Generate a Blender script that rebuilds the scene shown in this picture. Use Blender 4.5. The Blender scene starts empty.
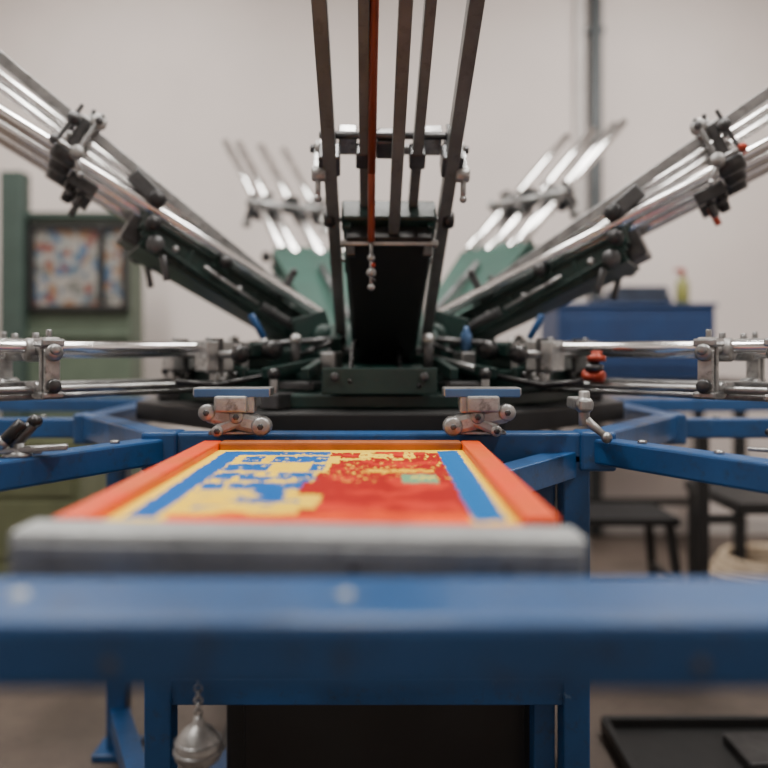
import bpy, bmesh, math, random
from mathutils import Matrix, Vector
random.seed(4)
H=1.10            # camera height; part coordinates below are relative to eye level
CX,CY=-0.01,2.30  # press axis
scene=bpy.context.scene
# ---------------------------------------------------------------- materials
def mat(name,col,rough=.5,metal=0.,var=.12,scale=8.,bump=.0,bscale=60.,col2=None,spec=.5,emit=None,trans=0,grime=0.,scuff=None):
    m=bpy.data.materials.new(name); m.use_nodes=True
    nt=m.node_tree; b=nt.nodes['Principled BSDF']
    b.inputs['Metallic'].default_value=metal
    b.inputs['Specular IOR Level'].default_value=spec
    b.inputs['Transmission Weight'].default_value=trans
    tc=nt.nodes.new('ShaderNodeTexCoord')
    n=nt.nodes.new('ShaderNodeTexNoise'); n.inputs['Scale'].default_value=scale; n.inputs['Detail'].default_value=6
    nt.links.new(tc.outputs['Object'],n.inputs['Vector'])
    r=nt.nodes.new('ShaderNodeValToRGB')
    c2=col2 if col2 else tuple(c*(1-var*2) for c in col)
    r.color_ramp.elements[0].position=.35; r.color_ramp.elements[1].position=.62
    r.color_ramp.elements[0].color=(*c2,1); r.color_ramp.elements[1].color=(*col,1)
    nt.links.new(n.outputs['Fac'],r.inputs['Fac']); out=r.outputs['Color']
    def layer(out,scale,lo,hi,amt,colr,det=8):
        g=nt.nodes.new('ShaderNodeTexNoise'); g.inputs['Scale'].default_value=scale; g.inputs['Detail'].default_value=det; g.inputs['Roughness'].default_value=.7
        nt.links.new(tc.outputs['Object'],g.inputs['Vector'])
        gr=nt.nodes.new('ShaderNodeValToRGB'); gr.color_ramp.elements[0].position=lo; gr.color_ramp.elements[1].position=hi
        gr.color_ramp.elements[0].color=(0,0,0,1); gr.color_ramp.elements[1].color=(amt,amt,amt,1)
        nt.links.new(g.outputs['Fac'],gr.inputs['Fac'])
        mx=nt.nodes.new('ShaderNodeMix'); mx.data_type='RGBA'
        nt.links.new(gr.outputs['Color'],mx.inputs[0]); nt.links.new(out,mx.inputs[6]); mx.inputs[7].default_value=(*colr,1)
        return mx.outputs[2]
    if grime>0: out=layer(out,38,.54,.68,grime,(.028,.028,.027))
    if scuff: out=layer(out,24,.655,.70,.55,scuff,10)
    nt.links.new(out,b.inputs['Base Color'])
    mr=nt.nodes.new('ShaderNodeMapRange'); mr.inputs['To Min'].default_value=rough*1.25; mr.inputs['To Max'].default_value=rough*.75
    nt.links.new(n.outputs['Fac'],mr.inputs['Value']); nt.links.new(mr.outputs[0],b.inputs['Roughness'])
    if bump>0:
        n2=nt.nodes.new('ShaderNodeTexNoise'); n2.inputs['Scale'].default_value=bscale; n2.inputs['Detail'].default_value=4
        nt.links.new(tc.outputs['Object'],n2.inputs['Vector'])
        bp=nt.nodes.new('ShaderNodeBump'); bp.inputs['Strength'].default_value=bump; bp.inputs['Distance'].default_value=.01
        nt.links.new(n2.outputs['Fac'],bp.inputs['Height']); nt.links.new(bp.outputs['Normal'],b.inputs['Normal'])
    if emit:
        b.inputs['Emission Color'].default_value=(*emit[0],1); b.inputs['Emission Strength'].default_value=emit[1]
    return m
BLUE=mat('blue_paint',(.009,.068,.205),.36,0,.14,5,.06,grime=.5,scuff=(.16,.24,.32))
GREEN=mat('green_enamel',(.006,.028,.023),.42,0,.15,9,.08,grime=.5,scuff=(.07,.12,.10))
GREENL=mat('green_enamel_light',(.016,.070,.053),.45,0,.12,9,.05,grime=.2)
BLACK=mat('black_paint',(.007,.0075,.008),.5,0,.1)
RUBBER=mat('black_plastic',(.010,.010,.011),.35,0,.1)
CHROME=mat('chrome_tube',(.88,.88,.88),.15,1,.08,12)
STEEL=mat('brushed_steel',(.38,.385,.385),.34,.9,.2,20,.08,grime=.55)
DSTEEL=mat('dark_steel',(.11,.112,.115),.36,.8,.2,15,.05,grime=.4)
BARST=mat('grey_steel_bar',(.125,.135,.133),.42,.15,.15,12,.05,grime=.4)
CAST=mat('cast_aluminium',(.42,.42,.41),.42,.75,.2,30,.15,grime=.55)
ALU=mat('aluminium_bar',(.32,.335,.335),.48,.3,.12,14,.08,grime=.4)
ORANGE=mat('orange_frame_paint',(.74,.056,.003),.4,0,.12,12,.05,col2=(.62,.09,.006),spec=.3,grime=.15)
WOOD=mat('orange_brown_wood',(.40,.10,.010),.5,0,.2,12,.1)
COPPER=mat('copper_hose',(.27,.050,.018),.35,.4,.15)
RED=mat('red_fitting',(.38,.045,.018),.35,.3,.2,grime=.3)
WALL=mat('painted_wall',(.66,.60,.57),.85,0,.05,.9,.05,30)
CEIL=mat('ceiling_paint',(.75,.74,.72),.9,0,.02)
FLOOR=mat('concrete_floor',(.135,.105,.086),.5,0,.25,2.5,.1,25,grime=.4)
CABG=mat('cabinet_green_grey',(.085,.115,.08),.6,0,.06)
CABD=mat('cabinet_dark_green',(.035,.06,.05),.6,0,.06)
OLIVE=mat('olive_paint',(.12,.135,.07),.6,0,.08)
BLUEBIN=mat('blue_bin_paint',(.006,.032,.11),.5,0,.1)
DKBLUE=mat('dark_blue_cloth',(.02,.03,.055),.8,0,.2)
PIPE=mat('grey_conduit',(.07,.08,.085),.5,.3,.05)
PIPEL=mat('white_conduit',(.50,.47,.45),.6,0,.05)
ROPE=mat('beige_hose',(.48,.38,.27),.7,0,.15)
YEL=mat('yellow_plastic',(.22,.22,.06),.35,0,.1)
BLUEB=mat('blue_plastic',(.06,.13,.27),.35,.2,.1,grime=.3)
LAMP=mat('lamp_diffuser',(.9,.9,.9),.5,0,.0,emit=((1,.97,.93),6))
WHITE=mat('white_plastic',(.7,.7,.68),.5,0,.05)
PAINTSPOT=mat('dried_paint',(.32,.35,.36),.6,0,.1)
# ---------------------------------------------------------------- mesh builder
I4=Matrix.Identity(4)
class Part:
    def __init__(s,name): s.name=name; s.v=[]; s.f=[]; s.fm=[]; s.sm=[]; s.mats=[]
    def add(s,bm,m,M=I4,smooth=False):
        if m not in s.mats: s.mats.append(m)
        k=s.mats.index(m); o=len(s.v); bm.verts.index_update()
        flip = M.to_3x3().determinant()<0
        for v in bm.verts: s.v.append(tuple(M@v.co))
        for f in bm.faces:
            ids=[o+v.index for v in f.verts]
            if flip: ids.reverse()
            s.f.append(ids); s.fm.append(k); s.sm.append(smooth)
        bm.free()
    def box(s,c,size,m,M=I4,bev=.003,taper=None):
        bm=bmesh.new(); bmesh.ops.create_cube(bm,size=1)
        for v in bm.verts: v.co=Vector((v.co.x*size[0],v.co.y*size[1],v.co.z*size[2]))
        if bev>0: bmesh.ops.bevel(bm,geom=list(bm.edges),offset=min(bev,min(size)*.3),segments=2,affect='EDGES',profile=.5)
        s.add(bm,m,M@Matrix.Translation(c))
    def bar(s,p1,p2,w,h,m,M=I4,bev=.002,w2=None,h2=None,up=(0,0,1)):
        p1=Vector(p1);p2=Vector(p2); d=p2-p1; L=d.length; z=d.normalized()
        upv=Vector(up)
        if abs(z.dot(upv))>.98: upv=Vector((0,1,0))
        x=upv.cross(z).normalized(); y=z.cross(x)
        R=Matrix((x,y,z)).transposed().to_4x4()
        bm=bmesh.new(); bmesh.ops.create_cube(bm,size=1)
        w2=w2 or w; h2=h2 or h
        for v in bm.verts:
            t=v.co.z+.5
            v.co=Vector((v.co.x*(w+(w2-w)*t),v.co.y*(h+(h2-h)*t),v.co.z*L))
        if bev>0: bmesh.ops.bevel(bm,geom=list(bm.edges),offset=bev,segments=2,affect='EDGES',profile=.5)
        s.add(bm,m,M@Matrix.Translation((p1+p2)/2)@R)
    def rod(s,p1,p2,r,m,M=I4,seg=16,r2=None):
        p1=Vector(p1);p2=Vector(p2); d=p2-p1
        q=Vector((0,0,1)).rotation_difference(d.normalized()).to_matrix().to_4x4()
        L=d.length; e=min(r*.2,L*.2); r2=r2 or r
        s.lathe([(0,-L/2),(r-e,-L/2),(r,-L/2+e),(r2,L/2-e),(r2-e,L/2),(0,L/2)],m,M@Matrix.Translation((p1+p2)/2)@q,seg)
    def lathe(s,prof,m,M=I4,seg=20):
        bm=bmesh.new(); rings=[]
        for r,z in prof:
            if r<1e-6: rings.append([bm.verts.new((0,0,z))])
            else: rings.append([bm.verts.new((r*math.cos(2*math.pi*i/seg),r*math.sin(2*math.pi*i/seg),z)) for i in range(seg)])
        for a,b in zip(rings,rings[1:]):
            for i in range(seg):
                j=(i+1)%seg
                if len(a)==1 and len(b)==1: continue
                if len(a)==1: bm.faces.new((a[0],b[j],b[i]))
                elif len(b)==1: bm.faces.new((a[i],a[j],b[0]))
                else: bm.faces.new((a[i],a[j],b[j],b[i]))
        s.add(bm,m,M,True)
    def ball(s,c,r,m,M=I4,sc=(1,1,1)):
        bm=bmesh.new(); bmesh.ops.create_uvsphere(bm,u_segments=16,v_segments=10,radius=r)
        for v in bm.verts: v.co=Vector((v.co.x*sc[0],v.co.y*sc[1],v.co.z*sc[2]))
        s.add(bm,m,M@Matrix.Translation(c),True)
    def prism(s,pts,z0,z1,m,M=I4,bev=.004):
        bm=bmesh.new(); a=[bm.verts.new((x,y,z0)) for x,y in pts]; b=[bm.verts.new((x,y,z1)) for x,y in pts]
        n=len(pts); bm.faces.new(list(reversed(a))); bm.faces.new(b)
        for i in range(n): bm.faces.new((a[i],a[(i+1)%n],b[(i+1)%n],b[i]))
        bmesh.ops.recalc_face_normals(bm,faces=list(bm.faces))
        if bev>0: bmesh.ops.bevel(bm,geom=list(bm.edges),offset=bev,segments=2,affect='EDGES',profile=.5)
        s.add(bm,m,M)
    def torus(s,c,R,r,m,M=I4,q=I4,seg=32,arc=1.0):
        bm=bmesh.new(); k=10; rings=[]
        for i in range(seg+ (0 if arc>=1 else 1)):
            a=2*math.pi*arc*i/seg
            rings.append([bm.verts.new(((R+r*math.cos(2*math.pi*j/k))*math.cos(a),(R+r*math.cos(2*math.pi*j/k))*math.sin(a),r*math.sin(2*math.pi*j/k))) for j in range(k)])
        n=len(rings)
        for i in range(n if arc>=1 else n-1):
            A=rings[i];B=rings[(i+1)%n]
            for j in range(k): bm.faces.new((A[j],B[j],B[(j+1)%k],A[(j+1)%k]))
        s.add(bm,m,M@Matrix.Translation(c)@q,True)
    def path(s,pts,r,m,M=I4):
        for a,b in zip(pts,pts[1:]):
            s.rod(a,b,r,m,M,10)
            s.ball(b,r,m,M)
    def hose(s,a,b,sag,r,m,M=I4,n=10):
        a=Vector(a);b=Vector(b); s.path([a.lerp(b,i/n)+Vector(sag)*math.sin(math.pi*i/n) for i in range(n+1)],r,m,M)
    def done(s,parent=None,absz=False):
        dz=0 if absz else H
        xs=[Vector(v)+Vector((0,0,dz)) for v in s.v]
        lo=Vector([min(v[i] for v in xs) for i in range(3)]); hi=Vector([max(v[i] for v in xs) for i in range(3)])
        c=(lo+hi)/2
        me=bpy.data.meshes.new(s.name); me.from_pydata([tuple(v-c) for v in xs],[],s.f)
        for m in s.mats: me.materials.append(m)
        for p,k,sm in zip(me.polygons,s.fm,s.sm): p.material_index=k; p.use_smooth=sm
        me.update()
        o=bpy.data.objects.new(s.name,me); scene.collection.objects.link(o); o.location=c
        if parent: o.parent=parent; o.matrix_parent_inverse=Matrix.Translation(-Vector(parent.location))
        return o
def empty(name,loc):
    e=bpy.data.objects.new(name,None); scene.collection.objects.link(e); e.location=loc; e.empty_display_size=.1; return e
RX=lambda a:Matrix.Rotation(math.radians(a),4,'X')
RY=lambda a:Matrix.Rotation(math.radians(a),4,'Y')
RZ=lambda a:Matrix.Rotation(math.radians(a),4,'Z')

# ---------------------------------------------------------------- room (absolute z)
def wall(name,c,size,m):
    p=Part(name); p.box(c,size,m,bev=0); return p.done(absz=True)
YB=4.6; XL=-3.2; XR=3.2; YF=-2.4; ZC=3.7
wall('floor',((XL+XR)/2,(YB+YF)/2,-.05),(XR-XL+.2,YB-YF+.2,.1),FLOOR)
wall('ceiling',((XL+XR)/2,(YB+YF)/2,ZC+.05),(XR-XL+.2,YB-YF+.2,.1),CEIL)
wall('wall_back',(0,YB+.05,ZC/2),(XR-XL+.2,.1,ZC),WALL)
wall('wall_front',(0,YF-.05,ZC/2),(XR-XL+.2,.1,ZC),WALL)
wall('wall_left',(XL-.05,(YB+YF)/2,ZC/2),(.1,YB-YF,ZC),WALL)
wall('wall_right',(XR+.05,(YB+YF)/2,ZC/2),(.1,YB-YF,ZC),WALL)
wall('baseboard_back',(0,YB-.01,.05),(XR-XL,.02,.1),PIPEL)
p=Part('conduit_pipe')
p.rod((1.255,YB-.05,0.0),(1.255,YB-.05,ZC),.038,PIPE); 
for z in (.6,1.9,3.0): p.box((1.255,YB-.03,z),(.11,.05,.03),PIPE)
p.done(absz=True)
p=Part('cable_trunking'); p.box((1.165,YB-.02,ZC/2),(.06,.035,ZC),PIPEL); p.done(absz=True)

for (x,y) in ((-1.5,.6),(1.5,.6),(-1.5,3.0),(1.5,3.0),(0,1.8)):
    e=empty('fluorescent_ceiling_light',(x,y,ZC-.1))
    p=Part('housing'); p.box((x,y,ZC-.04),(.34,1.3,.08),WHITE); p.done(e,True)
    p=Part('diffuser'); p.box((x,y,ZC-.09),(.28,1.2,.02),LAMP); p.done(e,True)
    l=bpy.data.lights.new('lamp','AREA'); l.shape='RECTANGLE'; l.size=.3; l.size_y=1.2; l.energy=62; l.color=(1,.95,.895)
    lo=bpy.data.objects.new('lamp',l); scene.collection.objects.link(lo); lo.location=(x,y,ZC-.12)
    lo.parent=e; lo.matrix_parent_inverse=Matrix.Translation(-Vector(e.location))
w=bpy.data.worlds.new('World'); scene.world=w; w.use_nodes=True
w.node_tree.nodes['Background'].inputs[0].default_value=(.8,.85,.9,1); w.node_tree.nodes['Background'].inputs[1].default_value=.2

# ---------------------------------------------------------------- PRESS
press=empty('screen_printing_press',(CX,CY,0))
hexc=[(-.42,1.5),(.42,1.5),(.72,1.92),(.72,2.68),(.42,3.1),(-.42,3.1),(-.72,2.68),(-.72,1.92)]
hexc=[(x-.01,y) for x,y in hexc]
ZT=-.16
p=Part('blue_base_frame')
for i in range(8):
    a=hexc[i];b=hexc[(i+1)%8]
    p.bar((a[0],a[1],ZT-.03),(b[0],b[1],ZT-.03),.055,.06,BLUE,bev=.005)
    p.box((a[0],a[1],ZT-.035),(.07,.07,.075),BLUE,bev=.006)
for i,(x,y) in enumerate(hexc):
    d=Vector((x-CX,y-CY,0)); 
    if i in (0,1): d=Vector(((-1 if i==0 else 1)*.165,-.29,0))
    if i in (2,7): d=Vector(((1 if i==2 else -1),-.02,0))
    if i in (3,6): d=Vector(((1 if i==3 else -1),.12,0))
    d.normalize(); L=1.02 if i in (0,1) else .75
    e=Vector((x,y,0))+d*L
    p.bar((x,y,ZT-.034),(e.x,e.y,ZT-.034),.05,.048,BLUE,bev=.005)
    for t in (.12,.28): 
        q=Vector((x,y,0))+d*t; p.rod((q.x,q.y,ZT-.012),(q.x,q.y,ZT-.004),.009,STEEL,seg=6)
legs=[(-.435,1.5),(.37,1.5),(.41,3.1),(-.43,3.1),(-.725,2.1)]
for x,y in legs:
    p.box((x,y,(-.2-H)/2),(.052,.055,H-.2),BLUE,bev=.004)
    p.box((x,y,-H+.01),(.11,.11,.02),BLUE,bev=.003)
p.box((.315,1.53,(-.2-H)/2),(.042,.045,H-.2),BLUE)
p.bar((-.435,1.5,-H+.1),(-.725,2.1,-H+.1),.05,.06,BLUE)
p.bar((-.435,1.5,-H+.14),(-.25,2.1,-H+.14),.05,.06,BLUE)
p.bar((.37,1.5,-H+.06),(.37,3.1,-H+.06),.05,.06,BLUE)
p.bar((-.42,1.5,-.66),(.36,1.5,-.66),.04,.05,BLUE)
zt=-.192
p.prism([(-.97,.545),(.97,.545),(.97,.655),(-.97,.655)],zt-.052,zt,BLUE,bev=.008)
for x in (-.195,.225): 
    p.rod((x,.5435,zt-.032),(x,.546,zt-.032),.005,DSTEEL)
for x,r in ((-.285,1.),(-.03,.8)): p.lathe([(0,.003),(.006*r,.003),(.008*r,0)],PAINTSPOT,Matrix.Translation((x,.60,zt)))
p.bar((-.24,.65,-.238),(-.24,1.5,-.238),.05,.04,BLUE); p.bar((.09,.65,-.238),(.09,1.5,-.238),.05,.04,BLUE)
p.bar((.12,1.25,-.237),(.36,1.5,-.22),.05,.05,BLUE)
p.bar((-.3,1.1,-.238),(.14,1.1,-.238),.05,.035,BLUE)
p.done(press)

p=Part('base_cabinet')
p.box((0,2.15,-H+.38),(.66,1.1,.70),BLACK,bev=.01); p.box((0,1.595,-H+.38),(.58,.012,.6),RUBBER)
p.rod((CX,CY,-H+.6),(CX,CY,-.1),.09,BLACK,seg=32); p.box((0,2.1,-H+.02),(.9,1.2,.03),BLACK)
p.done(press)

p=Part('rotary_hub')
C=Matrix.Translation((CX,CY,0))
def poly(n,r,ph=0): return [(r*math.sin(ph+2*math.pi*i/n),r*math.cos(ph+2*math.pi*i/n)) for i in range(n)]
p.prism(poly(8,.70,math.pi/8),-.185,-.135,BLACK,C,.006)
p.prism(poly(8,.60,math.pi/8),-.135,-.10,GREEN,C,.006)
p.lathe([(0,-.10),(.40,-.10),(.41,-.09),(.41,-.05),(.38,-.04),(.16,-.03),(.15,.0),(.14,.06),(.10,.08),(0,.08)],GREEN,C,40)
for k in range(8):
    R=C@RZ(45*k-90)
    p.box((.47,0,-.075),(.20,.20,.055),GREEN,R,.006)
    p.box((.575,0,-.07),(.014,.26,.06),GREEN,R,.003)
    for s in(-.1,.1): p.rod((.58,s,-.06),(.592,s,-.06),.010,DSTEEL,R)
    p.bar((.25,-.13,-.02),(.55,-.17,-.055),.02,.025,GREEN,R); p.bar((.25,.13,-.02),(.55,.17,-.055),.02,.025,GREEN,R)
    R2=C@RZ(45*k-90+22.5)
    p.box((.60,0,-.115),(.09,.05,.035),DSTEEL,R2,.004); p.rod((.62,0,-.12),(.62,0,-.06),.010,STEEL,R2); p.ball((.62,0,-.055),.015,RUBBER,R2)
    p.box((.50,.0,-.085),(.07,.11,.02),DSTEEL,R2,.004)
    p.box((.43,.05,-.03),(.05,.04,.05),STEEL,R2,.004); p.rod((.43,-.05,-.05),(.43,-.05,.02),.013,DSTEEL,R2); p.ball((.43,-.05,.025),.016,CAST,R2)
    p.rod((.36,.0,-.02),(.52,.03,-.045),.008,STEEL,R2,10)
    p.hose((.30,.06,.0),(.56,.16,-.07),(0,.0,.05),.006,RUBBER,R2); p.hose((.28,-.06,.02),(.57,-.14,-.08),(0,-.02,-.03),.006,RUBBER,R2)
p.done(press)

def knob(P,c,ax,M,r=.018,L=.03,m=RUBBER):
    c=Vector(c);ax=Vector(ax).normalized()
    P.rod(c,c+ax*.02,.006,STEEL,M,10)
    q=Vector((0,0,1)).rotation_difference(ax).to_matrix().to_4x4()
    P.lathe([(0,.015),(r*.7,.015),(r,.022),(r,.015+L*.8),(r*.8,.015+L),(0,.015+L)],m,M@Matrix.Translation(c)@q,12)
def bolt(P,c,ax,M,r=.008):
    c=Vector(c);ax=Vector(ax).normalized(); P.rod(c,c+ax*.008,r,STEEL,M,6)
def clampblock(P,u,s,n,M,sz=.05,m=STEEL):
    P.box((u,s,n),(sz,sz*.8,sz),m,M,.004)
    bolt(P,(u,s-sz*.4,n),(0,-1,0),M); bolt(P,(u,s+sz*.4,n),(0,1,0),M); bolt(P,(u+sz*.2,s,n+sz*.5),(0,0,1),M)
    P.box((u,s,n+.0),(sz*.15,sz*.9,sz*1.15),DSTEEL,M,.001)
def collar(P,c,ax,M,r,L,m):
    c=Vector(c);ax=Vector(ax).normalized(); P.rod(c-ax*L/2,c+ax*L/2,r,m,M,16)

def raised_arm(angle,slope,name,kind,rmax=1.45,lift=0,uc=.62):
    front=kind=='front'; rear=kind=='rear'; side=kind=='side'
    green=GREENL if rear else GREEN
    th=math.radians(angle); dirv=(-math.sin(th),-math.cos(th))
    base=Matrix.Translation((CX,CY,0))@Matrix.Rotation(math.atan2(dirv[1],dirv[0]),4,'Z')
    T=base@Matrix.Translation((.26,0,.0+lift))@Matrix.Rotation(-math.atan(slope),4,'Y')
    P=Part(name); ue=.44 if not side else .50
    P.rod((-.02,-.16,.0),(-.02,.16,.0),.022,DSTEEL,T)
    for s in (-1,1):
        P.bar((.23,s*.125,-.07),(.28,s*.125,.05+lift),.03,.10,green,base)
        P.rod((-.02,s*.15,0),(-.02,s*.175,0),.034,green,T)
    uw=BLACK if front else green  # front casting is green too; shade on its underside is coloured in as black
    w2=.19 if front else .225; e2=.093 if front else .107
    P.bar((-.06,0,-.02),(ue,0,-.02),.14,.035,uw,T,.004,w2=w2,h2=.04)
    for s in (-1,1):
        P.bar((-.04,s*.070,.000),(ue+.01,s*e2,.01),.018,.085,green,T,.004,h2=.05)
        P.bar((.10,s*.045,.01),(ue+.02,s*.045,.02),.035,.04,green,T,.004)
        if not front:   # stiffening ribs, bolts and a tension spring along the casting's flank
            P.bar((.0,s*.083,.034),(ue,s*.118,.030),.016,.010,green,T,.002)
            P.bar((.0,s*.083,-.034),(ue,s*.118,-.012),.016,.010,green,T,.002)
            for ub in (.08,.19,.38): 
                P.bar((ub,s*(.082+.065*ub),-.03),(ub,s*(.082+.065*ub),.03),.014,.012,green,T,.002,up=(1,0,0)) 
                P.rod((ub+.04,s*.08,0),(ub+.04,s*(.096+.065*ub),0),.010,STEEL,T,6)
            for ks in range(9): P.torus((.06+.012*ks,s*.118,-.01),.012,.003,DSTEEL,T,RY(90),10)
            P.rod((.17,s*.118,-.01),(.34,s*.122,.0),.005,STEEL,T,8)
    if rear: P.bar((-.05,0,.045),(.40,0,.075),.20,.012,green,T,.003,w2=.30)
    P.box((.30,0,.035),(.05,.22 if not front else .20,.05),green,T,.005)
    P.box((ue,0,.03),(.045,.235 if not front else .21,.06),green,T,.006)
    if side: 
        P.box((ue+.02,0,.01),(.05,.13,.09),DSTEEL,T,.008); P.rod((ue-.03,-.14,-.02),(ue-.03,.14,-.02),.011,STEEL,T)
        for s in(-1,1): P.rod((ue-.03,s*.135,-.02),(ue-.03,s*.15,-.02),.022,DSTEEL,T); P.rod((ue-.06,s*.12,-.03),(ue-.10,s*.12,-.08),.009,DSTEEL,T,10)
    t0=.40 if rear else .08; rt=.019 if rear else (.0205 if side else .0135)
    for s in (-1,1):
        ke=.12 if not front else .105
        knob(P,(ue,s*ke,.02),(0,s,0),T,.020,.025)
        if not rear: knob(P,(.30,s*(ke-.01),.035),(0,s,0),T,.016,.025)
        bolt(P,(ue,s*.09,.06),(0,0,1),T); bolt(P,(.30,s*.09,.06),(0,0,1),T)
        if front: 
            P.bar((.08,s*.050,.05),(rmax,s*.065,.05),.021,.028,BARST,T,.002)
            P.bar((-.0,s*.112,.03),(rmax,s*.150,.03),.027,.036,BARST,T,.002)
        elif side:
            P.rod((t0,s*.055,.05),(rmax,s*.055,.05),rt,CHROME,T)
            P.rod((.0,s*.115,.055),(rmax,s*.130,.06),.016,CHROME,T)
            P.bar((.10,s*.09,.06),(rmax-.05,s*.105,.24),.015,.026,STEEL,T,.002)
            P.rod((.14,s*.05,.07),(rmax-.1,s*.05,.20),.010,CHROME,T)
        else:
            P.rod((t0,s*.05,.05),(rmax,s*.05,.05),rt,CHROME,T)
            P.rod((t0,s*.115,.08),(rmax-.06,s*.13,.08),.015,CHROME,T)
        if not rear:
            P.bar((.12,s*.085,.04),(.12,s*.085,.125),.02,.012,DSTEEL,T)
            P.ball((.12,s*.085,.125),.010,RUBBER,T)
    for c in ((uc,) if not side else (uc,uc+.46)):
        W=.150 if front else .16; nu=.105 if not side else .105+.135*(c-.1)/1.3
        if side: nu-=.015
        P.rod((c,-W,nu),(c,W,nu),.011,STEEL,T); P.rod((c+.05,-W,nu-.02),(c+.05,W,nu-.02),.008,DSTEEL,T)
        P.box((c+.02,0,nu-.01),(.045,.06,.045),DSTEEL,T,.004); P.box((c+.02,0,nu+.02),(.03,.05,.02),RUBBER,T,.004)
        for s in (-1,1):
            P.bar((c,s*W,nu+.022),(c+.005,s*W,nu-.10),.010,.026,STEEL,T,.003)
            P.bar((c+.05,s*(W-.02),nu+.02),(c+.055,s*(W-.02),nu-.085),.009,.022,DSTEEL,T,.003)
            collar(P,(c,s*W,nu),(0,1,0),T,.019,.022,CAST); collar(P,(c+.004,s*W,nu-.09),(0,1,0),T,.016,.03,CAST)
            collar(P,(c+.05,s*(W-.02),nu-.02),(0,1,0),T,.015,.026,DSTEEL)
            if front:
                P.box((c+.02,s*.128,.04),(.05,.045,.05),DSTEEL,T,.004); P.box((c+.02,s*.056,.055),(.04,.034,.04),DSTEEL,T,.004)
            else:
                collar(P,(c+.025,s*.122,.057),(1,0,0),T,.025,.06,DSTEEL)
                collar(P,(c+.025,s*.055,.05),(1,0,0),T,.029,.05,DSTEEL)
            P.bar((c+.025,s*.125,.05),(c+.025,s*.125,nu),.022,.022,DSTEEL,T,.003)
            P.box((c+.025,s*.09,nu-.002),(.06,.04,.028),STEEL,T,.004)
            P.rod((c+.025,s*.09,nu),(c+.025,s*.09,nu+.034),.0055,STEEL,T,8); P.rod((c+.025,s*.09-.012,nu+.034),(c+.025,s*.09+.012,nu+.034),.006,DSTEEL,T,8)
            P.rod((c+.0,s*W,nu),(c,s*(W+.022),nu),.009,DSTEEL,T,8)
            if not rear:
                P.rod((c-.0,s*(W+.002),nu-.10),(c-.025,s*(W+.002),nu-.125),.006,STEEL,T,8); P.ball((c-.028,s*(W+.002),nu-.13),.008,STEEL,T)
            if side:
                rr=RED if angle<0 else DSTEEL
                knob(P,(c-.02,s*.07,.03),(0,.3*s,-1),T,.014,.022); P.rod((c-.05,s*.07,.02),(c-.05,s*.07,-.03),.009,rr if s>0 else DSTEEL,T,10)
                P.box((c-.04,s*.09,.02),(.07,.03,.03),DSTEEL,T,.004)
                P.ball((c+.06,s*W,nu-.09),.011,rr,T); P.rod((c+.06,s*W,nu-.09),(c+.005,s*W,nu-.09),.006,STEEL,T,8)
    P.rod((.0,.0,.09),(.30,.0,.09),.010,DSTEEL,T)
    if side:
        for s in(-1,1): P.bar((.50,s*.13,.075),(.60,s*.128,.10),.02,.04,DSTEEL,T,.004); collar(P,(.52,s*.13,.08),(0,1,0),T,.022,.035,RUBBER)
    return P,T,base

P,T,B=raised_arm(-2,.80,'print_arm_front','front',1.5,0,.565)
P.box((.595,0,.235),(.05,.215,.012),CAST,B,.002); P.box((.57,0,.25),(.08,.16,.015),GREENL,B,.003)
P.box((.60,.085,.222),(.03,.02,.03),DSTEEL,B,.003);P.box((.60,-.085,.222),(.03,.02,.03),DSTEEL,B,.003)
hs=-.040
for k in range(5): P.ball((.635,hs+.004*(k%2),.200-.016*k),(.009,.006,.011,.006,.008)[k],(STEEL,RED,CAST,DSTEEL,CAST)[k],B)
P.rod((.635,hs,.24),(.635,hs,.13),.004,STEEL,B)
P.rod((.635,hs,.235),(.70,hs,.37),.008,COPPER,B); P.rod((.70,hs,.37),(1.5,hs+.0,1.13),.0085,COPPER,B)
P.bar((.60,.010,.25),(1.5,.012,.97),.024,.02,BARST,B)
P.done(press)
for ang,sl,nm,uc in ((64,.565,'print_arm_left',.72),(-64,.46,'print_arm_right',.77)):
    P,T,B=raised_arm(ang,sl,nm,'side',1.55,.045,uc); P.done(press)
for ang,nm in ((151,'print_arm_rear_left'),(-131,'print_arm_rear_right')):
    P,T,B=raised_arm(ang,.86,nm,'rear',1.26,.03,.66)
    P.done(press)

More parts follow.
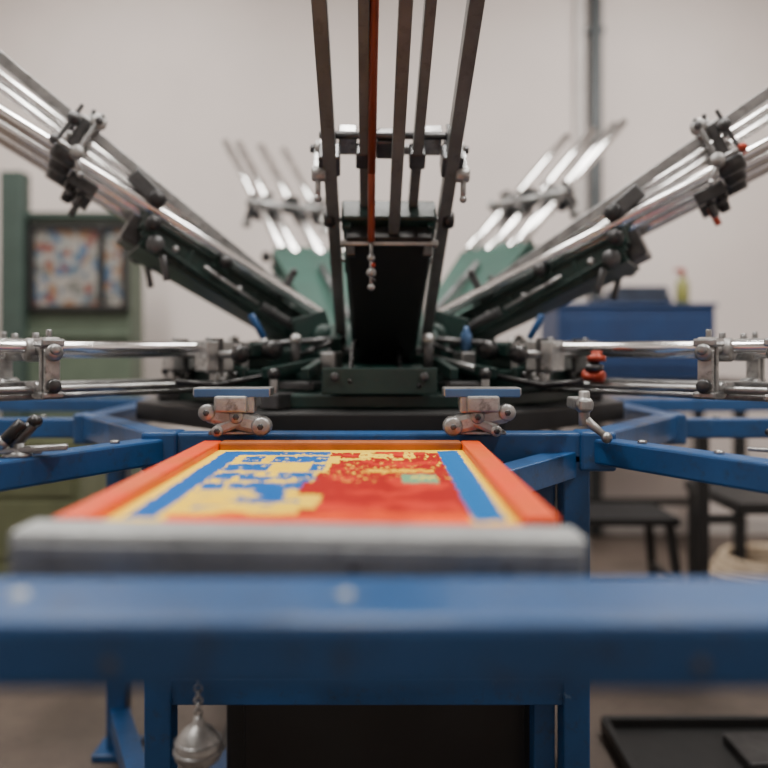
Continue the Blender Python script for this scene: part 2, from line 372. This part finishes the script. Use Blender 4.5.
def lowered_arm(angle,name):
    th=math.radians(angle); d=(-math.sin(th),-math.cos(th)); sg=1 if angle>0 else -1
    M=Matrix.Translation((CX,CY,0))@Matrix.Rotation(math.atan2(d[1],d[0]),4,'Z')@Matrix.Scale(sg,4,(0,1,0))
    P=Part(name)
    P.bar((.25,0,-.03),(.56,0,-.025),.15,.05,GREEN,M,.006,w2=.2,h2=.045)
    P.box((.50,0,.0),(.07,.22,.035),GREEN,M,.005)
    for s in(-1,1):
        P.rod((.36,s*.06,.006 if s>0 else -.006),(1.5,s*.06,.006 if s>0 else -.006),.0125,CHROME,M)
        P.rod((.55,s*.10,-.078),(1.45,s*.10,-.078),.008,STEEL,M)
        P.rod((.55,s*.03,-.095),(1.3,s*.03,-.095),.007,STEEL,M)
        P.bar((.55,s*.1,-.09),(.55,s*.1,.02),.02,.012,STEEL,M)
        knob(P,(.50,s*.11,.0),(0,s,0),M,.024,.04)
        clampblock(P,.62,s*.080,-.014,M,.072,CAST)
        clampblock(P,.62,s*.10,-.07,M,.035,CAST)
    P.rod((.62,-.16,-.01),(.62,.16,-.01),.009,STEEL,M)
    knob(P,(.62,.16,-.01),(0,1,0),M,.02,.03)
    for c in (1.02,1.15):
        P.rod((c,-.17,.0),(c,.17,.0),.010,STEEL,M); P.rod((c,-.15,-.075),(c,.15,-.075),.010,STEEL,M)
        for s in(-1,1):
            P.box((c,s*.145,-.035),(.030,.010,.12),CAST,M,.004); P.box((c,s*.118,-.035),(.028,.010,.12),CAST,M,.004)
            P.box((c,s*.13,.014),(.045,.05,.016),STEEL,M,.004); P.box((c,s*.13,-.088),(.045,.05,.014),STEEL,M,.004)
            collar(P,(c,s*.06,0),(1,0,0),M,.024,.045,CAST); P.rod((c,s*.06,0),(c,s*.06,.035),.007,STEEL,M,8)
            collar(P,(c,s*.10,-.078),(1,0,0),M,.018,.04,STEEL)
            collar(P,(c,s*.152,-.005),(0,1,0),M,.017,.02,STEEL); collar(P,(c,s*.152,-.07),(0,1,0),M,.014,.02,DSTEEL)
            P.rod((c,s*.13,.02),(c,s*.13,.04),.006,STEEL,M,8); 
    P.bar((.98,0,-.075),(1.22,0,-.075),.03,.02,STEEL,M)
    if sg<0:
        for i in range(3): P.lathe([(0,0),(.020,0),(.020,.012),(.011,.014),(.013,.022),(.009,.024),(0,.024)],(RED,DSTEEL,RED)[i],M@Matrix.Translation((.76+.006*i,.115,-.065+.020*i)),12)
        P.rod((.74,.115,-.055),(.79,.115,-.058),.013,RED,M)
    P.path([(.74,.115,-.07),(.66,.15,-.08),(.52,.16,-.06)],.007,RUBBER,M)
    P.done(press)
lowered_arm(46,'print_arm_lowered_left'); lowered_arm(-46,'print_arm_lowered_right')

for sx,nm in ((-1,'screen_clamp_left'),(1,'screen_clamp_right')):
    P=Part(nm); x0=-.050+sx*.233; M=Matrix.Translation((x0,1.45,0))@Matrix.Scale(sx,4,(1,0,0))
    P.box((.0,.0,-.078),(.145,.05,.016),STEEL,M,.003); P.box((0,-.022,-.080),(.14,.008,.016),BLUEB,M,.002)
    P.box((0,.05,-.10),(.06,.18,.03),CAST,M,.004)
    P.box((-.02,-.01,-.10),(.045,.03,.035),CAST,M,.004)
    P.bar((-.055,-.012,-.142),(.05,-.012,-.116),.035,.036,CAST,M,.010)
    P.bar((-.02,-.016,-.130),(.03,-.016,-.15),.03,.022,CAST,M,.006)
    for k,(dx,dz,r) in enumerate(((-.055,-.142,.018),(-.01,-.124,.013),(.045,-.116,.016),(.025,-.150,.011))):
        P.rod((dx,-.034,dz),(dx,-.0,dz),r,CAST,M); P.rod((dx,-.038,dz),(dx,-.030,dz),.006,DSTEEL,M,6)
    P.box((0,.0,-.155),(.09,.04,.008),STEEL,M,.003)
    P.done(press)
def lever(name,pos,rz,sc=.6):
    P=Part(name); M=Matrix.Translation(pos)@RZ(rz)@Matrix.Scale(sc,4)
    P.lathe([(0,0),(.028,0),(.03,.006),(.016,.012),(.014,.03),(0,.032)],STEEL,M,16)
    P.bar((-.09,0,.014),(.10,0,.018),.030,.012,STEEL,M,.003); P.rod((-.01,0,.02),(.03,.0,.07),.013,DSTEEL,M)
    P.rod((-.025,-.01,.035),(.012,-.01,.075),.013,RUBBER,M); P.ball((.034,.0,.075),.016,RUBBER,M,(1,1,.9)); P.ball((-.03,-.01,.032),.015,STEEL,M)
    P.done(press)
lever('locking_lever_1',(-.585,1.225,-.171),20,.75); lever('locking_lever_2',(.640,1.235,-.171),150,.5); 
P=Part('index_handle'); M=Matrix.Translation((.365,1.40,-.10))@Matrix.Scale(.85,4)
P.bar((0,.1,-.0),(0,-.02,-.0),.03,.025,CAST,M,.005); P.rod((0,0,.03),(0,0,-.045),.012,CAST,M); P.rod((0,0,-.03),(.04,-.02,-.065),.011,CAST,M,r2=.007); P.ball((0,0,.0),.02,STEEL,M); P.ball((.042,-.021,-.068),.012,STEEL,M)
P.done(press)
P=Part('hub_levers')
for sx,xx in((-1,.30),(1,.385)):
    P.rod((sx*xx+CX,1.98,.03),(sx*(xx+.03)+CX,1.96,.09),.009,BLUE); P.rod((sx*xx+CX,1.98,-.08),(sx*xx+CX,1.98,.03),.010,STEEL)
    P.path([(sx*.10,2.0,.03),(sx*.22,1.96,.02),(sx*.36,1.95,.01)],.008,DSTEEL)
for sx in(-1,1):
    P.path([(CX+sx*(.12+.045*i),1.93+.02*i,.02-.10*math.sin(i/8*math.pi)*.5) for i in range(9)],.006,RUBBER)
P.done(press)

# ---------------------------------------------------------------- SCREEN FRAME
FX0,FX1,FY0,FY1=-.332,.176,.765,1.41; zf=-.166
frame=empty('silk_screen_frame',(-.075,1.09,H-.19))
P=Part('orange_frame')
bw=.036; bh=.040; zc=zf-bh/2
P.box((FX0+bw/2,(FY0+FY1)/2,zc),(bw,FY1-FY0,bh),ORANGE,bev=.004); P.box((FX1-bw/2,(FY0+FY1)/2,zc),(bw,FY1-FY0,bh),ORANGE,bev=.004)
P.box(((FX0+FX1)/2,FY1-bw/2,zc+.001),(FX1-FX0-2*bw,bw,bh),WOOD,bev=.004); P.box(((FX0+FX1)/2,FY0+.012,zc-.006),(FX1-FX0-2*bw,.024,bh-.012),ORANGE,bev=.003)
P.done(frame)
P=Part('front_rail')
M=Matrix.Translation((-.078,.728,-.192))@RY(.9)@RZ(.6)
P.box((0,0,0),(.530,.056,.046),ALU,M,bev=.005); P.box((0,-.030,.008),(.520,.004,.010),ALU,M,bev=.001)
for x in(.05,.19): P.rod((x,-.0275,-.006),(x,-.030,-.006),.004,DSTEEL,M)
P.done(frame)
def artmat():
    m=bpy.data.materials.new('printed_mesh'); m.use_nodes=True; nt=m.node_tree; N=nt.nodes; L=nt.links
    bs=N['Principled BSDF']; bs.inputs['Roughness'].default_value=.6; bs.inputs['Specular IOR Level'].default_value=.08
    tc=N.new('ShaderNodeTexCoord'); sp=N.new('ShaderNodeSeparateXYZ'); L.new(tc.outputs['UV'],sp.inputs[0])
    def mt(op,a,b=None):
        n=N.new('ShaderNodeMath'); n.operation=op
        for i,x in enumerate((a,b)):
            if x is None: continue
            if isinstance(x,(int,float)): n.inputs[i].default_value=x
            else: L.new(x,n.inputs[i])
        return n.outputs[0]
    u0,v0=sp.outputs[0],sp.outputs[1]
    def vec(a,b):
        c=N.new('ShaderNodeCombineXYZ')
        for i,x in enumerate((a,b)):
            if isinstance(x,(int,float)): c.inputs[i].default_value=x
            else: L.new(x,c.inputs[i])
        return c.outputs[0]
    def noise(su,sv,sc=1,det=3,off=0):
        n=N.new('ShaderNodeTexNoise'); n.inputs['Scale'].default_value=sc; n.inputs['Detail'].default_value=det
        L.new(vec(mt('ADD',mt('MULTIPLY',u0,su),off),mt('MULTIPLY',v0,sv)),n.inputs['Vector']); return n.outputs['Fac']
    jig=noise(26,26,1,4,3); jag=noise(26,26,1,4,40)
    u=mt('ADD',u0,mt('MULTIPLY',mt('SUBTRACT',jig,.5),.032)); v=mt('ADD',v0,mt('MULTIPLY',mt('SUBTRACT',jag,.5),.045))
    def cells(nu,nv,off=0):
        n=N.new('ShaderNodeTexWhiteNoise'); n.noise_dimensions='2D'
        L.new(vec(mt('ADD',mt('FLOOR',mt('MULTIPLY',u,nu)),off),mt('FLOOR',mt('MULTIPLY',v,nv))),n.inputs['Vector']); return n.outputs['Value']
    def rect(a,b,c,d):
        return mt('MULTIPLY',mt('MULTIPLY',mt('GREATER_THAN',u,a),mt('LESS_THAN',u,b)),mt('MULTIPLY',mt('GREATER_THAN',v,c),mt('LESS_THAN',v,d)))
    def mul(*a):
        r=a[0]
        for x in a[1:]: r=mt('MULTIPLY',r,x)
        return r
    def mix(base,mask,col):
        n=N.new('ShaderNodeMix'); n.data_type='RGBA'
        L.new(mask,n.inputs[0])
        for i,x in((6,base),(7,col)):
            if isinstance(x,tuple): n.inputs[i].default_value=(*x,1)
            else: L.new(x,n.inputs[i])
        return n.outputs[2]
    Y=(.80,.46,.000); Yl=(.84,.60,.03); B=(.003,.085,.31); R=(.32,.008,.006); O=(.76,.07,.002)
    c=mix(Y,noise(5,8),Yl)
    rows=mt('GREATER_THAN',mt('FRACT',mt('MULTIPLY',v,7)),.16)
    dry=mt('GREATER_THAN',noise(26,12,1,4,7),.42)
    c=mix(c,mul(rect(.13,.47,.34,.95),mt('GREATER_THAN',cells(7,7),.30),dry,rows),B)
    c=mix(c,mul(rect(.28,.45,.20,.50),mt('GREATER_THAN',noise(10,12,1,4,71),.50)),B)
    c=mix(c,mul(rect(.16,.47,.58,.93),mt('GREATER_THAN',cells(26,7,5),.42),rows),B)
    c=mix(c,mul(rect(.14,.40,.12,.34),mt('GREATER_THAN',noise(12,40,1,4,33),.60)),B)
    c=mix(c,mul(rect(.16,.47,.40,.93),mt('GREATER_THAN',noise(45,30,1,3,35),.62)),Yl)
    ledge=mt('ADD',mt('MULTIPLY',cells(1.01,7,9),.09),.43)
    rm=mt('MULTIPLY',mt('GREATER_THAN',u,ledge),rect(.3,.885,.08,.93))
    sc2=mt('GREATER_THAN',noise(50,24,1,4,17),.61)
    rm=mt('MULTIPLY',rm,mt('SUBTRACT',1,mt('MULTIPLY',sc2,mt('GREATER_THAN',v,.45))))
    c=mix(c,rm,R)
    c=mix(c,mul(rect(.50,.87,.10,.95),mt('GREATER_THAN',noise(6,9,1,5,60),.55)),(.50,.022,.010))
    c=mix(c,mul(rect(.50,.84,.78,.94),mt('GREATER_THAN',cells(24,11,2),.55),mt('GREATER_THAN',noise(50,30,1,3,11),.42)),Yl)
    c=mix(c,mul(rect(.50,.84,.40,.74),mt('GREATER_THAN',noise(40,26,1,4,22),.62)),(.72,.30,.02))
    c=mix(c,mul(rect(.60,.84,.57,.62),mt('GREATER_THAN',noise(40,30,1,3,12),.43)),Y)
    c=mix(c,rect(.73,.84,.42,.54),(.13,.30,.16))
    c=mix(c,mul(rect(.76,.84,.47,.52),mt('GREATER_THAN',noise(50,50,1,3,3),.5)),Yl)
    c=mix(c,rect(.05,.125,.06,.96),B); c=mix(c,rect(.08,.28,.88,.96),B)
    c=mix(c,rect(.885,.965,.03,.97),(.004,.11,.33))
    c=mix(c,mul(mt('LESS_THAN',v,.09),rect(.15,.88,-1,2)),O)
    c=mix(c,mul(mt('LESS_THAN',v,.14),mt('GREATER_THAN',noise(4,14,1,3,90),.52),rect(.25,.88,-1,2)),(.60,.045,.006))
    L.new(c,bs.inputs['Base Color'])
    bp=N.new('ShaderNodeBump'); bp.inputs['Strength'].default_value=.15; bp.inputs['Distance'].default_value=.002
    L.new(noise(60,60,1,3,5),bp.inputs['Height']); L.new(bp.outputs[0],bs.inputs['Normal'])
    return m
me=bpy.data.meshes.new('printed_mesh'); bm=bmesh.new()
vs=[bm.verts.new(c) for c in((FX0+bw-.005,FY0+.018,0),(FX1-bw+.005,FY0+.018,0),(FX1-bw+.005,FY1-bw+.005,0),(FX0+bw-.005,FY1-bw+.005,0))]
f=bm.faces.new(vs); uv=bm.loops.layers.uv.new('UVMap')
for l,c in zip(f.loops,((0,0),(1,0),(1,1),(0,1))): l[uv].uv=c
bm.to_mesh(me); bm.free(); me.materials.append(artmat())
o=bpy.data.objects.new('printed_mesh',me); scene.collection.objects.link(o); o.location=(0,0,H-.179)
o.parent=frame; o.matrix_parent_inverse=Matrix.Translation(-Vector(frame.location))

# ---------------------------------------------------------------- hanging weight
P=Part('hanging_weight'); M=Matrix.Translation((-.266,1.10,-.594))@Matrix.Scale(1.75,4)
P.lathe([(0,0),(.010,.0),(.015,.003),(.0185,.007),(.0188,.019),(.0165,.023),(.012,.029),(.006,.033),(.004,.035),(.004,.039),(0,.040)],CAST,M,24)
P.torus((0,0,.013),.0190,.0012,STEEL,M); P.torus((0,0,.0205),.0180,.0012,STEEL,M)
k=0
while .043+.0047*k<(.594-.261)/1.75: P.torus((0,0,.043+.0047*k),.003,.0009,STEEL,M,RX(90)@(RY(90) if k%2 else I4),12); k+=1
P.done()

# ---------------------------------------------------------------- background objects
e=empty('washout_cabinet',(-1.65,4.1,0))
P=Part('body'); x0,x1=-1.98,-1.32
P.box(((x0+x1)/2,4.11,-.19),(x1-x0,.22,1.82),CABG,bev=.01)
P.box((x0+.07,3.98,-.08),(.12,.10,2.0),CABD,bev=.01); P.box(((x0+x1)/2,3.985,.70),(x1-x0,.04,.03),CABD)
P.box(((x0+x1)/2,3.985,.08),(x1-x0,.03,.03),CABG); P.done(e)
P=Part('window_frame'); wx0,wx1,wz0,wz1=-1.82,-1.335,.215,.64
for a,b in(((wx0,wz0),(wx1,wz0)),((wx0,wz1),(wx1,wz1)),((wx0,wz0),(wx0,wz1)),((wx1,wz0),(wx1,wz1)),((-1.46,wz0),(-1.46,wz1))):
    P.bar((a[0],3.97,a[1]),(b[0],3.97,b[1]),.03,.03,BLACK,up=(0,1,0)); P.ball((a[0],3.97,a[1]),.021,BLACK); P.ball((b[0],3.97,b[1]),.021,BLACK)
P.done(e)
m=bpy.data.materials.new('colour_sheet'); m.use_nodes=True; nt=m.node_tree
tc=nt.nodes.new('ShaderNodeTexCoord'); vo=nt.nodes.new('ShaderNodeTexVoronoi'); vo.distance='CHEBYCHEV'; vo.inputs['Scale'].default_value=24
nt.links.new(tc.outputs['Object'],vo.inputs['Vector']); rp=nt.nodes.new('ShaderNodeValToRGB'); rp.color_ramp.interpolation='CONSTANT'
cols=[(.20,.21,.20),(.15,.05,.04),(.05,.10,.17),(.24,.23,.21),(.20,.11,.06),(.06,.10,.14),(.22,.21,.19),(.11,.11,.10)]
el=rp.color_ramp.elements; el[0].color=(*cols[0],1); el[1].position=.14; el[1].color=(*cols[1],1)
for i in range(2,8): q=el.new(i*.13); q.color=(*cols[i],1)
sx=nt.nodes.new('ShaderNodeSeparateXYZ'); nt.links.new(vo.outputs['Color'],sx.inputs[0]); nt.links.new(sx.outputs[0],rp.inputs[0])
nt.links.new(rp.outputs[0],nt.nodes['Principled BSDF'].inputs['Base Color'])
P=Part('colour_sheet'); P.box(((wx0+wx1)/2,3.985,(wz0+wz1)/2),(wx1-wx0,.012,wz1-wz0),m,bev=0); P.done(e)

P=Part('olive_tool_chest'); P.box((-1.40,3.2,-.70),(.46,.5,.78),OLIVE,bev=.01)
for k in range(3): P.box((-1.40,2.945,-.93+.24*k),(.42,.012,.22),OLIVE)
P.box((-1.4,3.2,-1.095),(.42,.46,.02),BLACK); P.done()

P=Part('workbench')
P.box((1.30,4.05,-.17),(1.0,.6,.05),BLACK)
for x in(.84,1.76):
    for y in(3.8,4.3): P.box((x,y,(-.19-H)/2),(.05,.05,H-.19),BLACK)
P.box((1.3,4.3,-.85),(.9,.03,.04),BLACK); P.done()
P=Part('blue_storage_cabinet'); P.box((1.25,4.02,.035),(.78,.45,.36),BLUEBIN,bev=.012); P.box((1.25,4.02,.222),(.80,.47,.02),BLUEBIN,bev=.006)
P.box((1.25,3.79,.04),(.70,.01,.26),BLUEBIN); P.done()
P=Part('folded_cloth'); P.box((1.28,3.98,.255),(.34,.25,.044),DKBLUE,bev=.02); P.box((1.31,3.98,.30),(.26,.22,.045),DKBLUE,bev=.02); P.done()
P=Part('spray_bottle'); P.lathe([(0,0),(.032,0),(.035,.01),(.035,.10),(.028,.125),(.014,.14),(.013,.15),(0,.15)],YEL,Matrix.Translation((1.535,3.95,.233)),20)
P.lathe([(0,0),(.016,0),(.016,.025),(.01,.04),(0,.04)],RED,Matrix.Translation((1.535,3.95,.378))); P.box((1.52,3.95,.41),(.05,.018,.02),RED); P.done()
P=Part('metal_side_table')
P.box((1.75,2.95,-.56),(1.0,.5,.04),BLACK)
for x,y in((1.28,3.17),(2.22,2.73),(2.22,3.17)): P.box((x,y,(-.56-H)/2),(.04,.04,H-.56),BLACK)
P.box((1.13,2.73,-.70),(.04,.04,.80),BLACK,bev=.003); P.box((1.2,2.73,-.60),(.16,.03,.03),BLACK); P.done()
P=Part('step_stool')
P.box((.90,3.0,-.64),(.40,.30,.03),BLACK)
for sx in(-1,1):
    for sy in(-1,1): P.bar((.90+sx*.17,3.0+sy*.12,-.65),(.90+sx*.22,3.0+sy*.16,-H),.03,.03,BLACK)
    P.bar((.9+sx*.19,2.86,-.87),(.9+sx*.19,3.14,-.87),.02,.02,BLACK)
P.bar((.7,2.86,-.87),(1.1,2.86,-.87),.02,.02,BLACK); P.done()
P=Part('coiled_hose')
for k in range(4): P.torus((1.83+.01*k,3.66,-H+.020+.028*k),.25-.008*k,.019,ROPE,seg=40)
P.done()
P=Part('black_floor_tray'); yo=-.07; P.box((1.00,2.02+yo,-H+.012),(.74,.5,.02),BLACK)
for a,b in(((.63,1.77),(1.37,1.77)),((.63,2.27),(1.37,2.27)),((.63,1.77),(.63,2.27)),((1.37,1.77),(1.37,2.27))): P.bar((a[0],a[1]+yo,-H+.03),(b[0],b[1]+yo,-H+.03),.02,.04,BLACK)
P.box((1.08,2.1+yo,-H+.035),(.3,.16,.03),DSTEEL); P.done()
P=Part('small_blue_bottle'); P.lathe([(0,0),(.014,0),(.014,.04),(.006,.052),(.006,.06),(0,.06)],BLUEB,Matrix.Translation((CX+.22,CY-.34,.0)),16); P.rod((CX+.22,CY-.34,-.05),(CX+.22,CY-.34,.005),.012,GREEN); P.done(press)

# ---------------------------------------------------------------- camera
cd=bpy.data.cameras.new('camera'); cam=bpy.data.objects.new('camera',cd); scene.collection.objects.link(cam)
cam.location=(0,0,H); cam.rotation_euler=(math.radians(90),0,0); cd.sensor_width=36; cd.lens=36; cd.shift_y=-34/768
cd.dof.use_dof=True; cd.dof.focus_distance=1.38; cd.dof.aperture_fstop=1.25; cd.clip_start=.02
scene.camera=cam
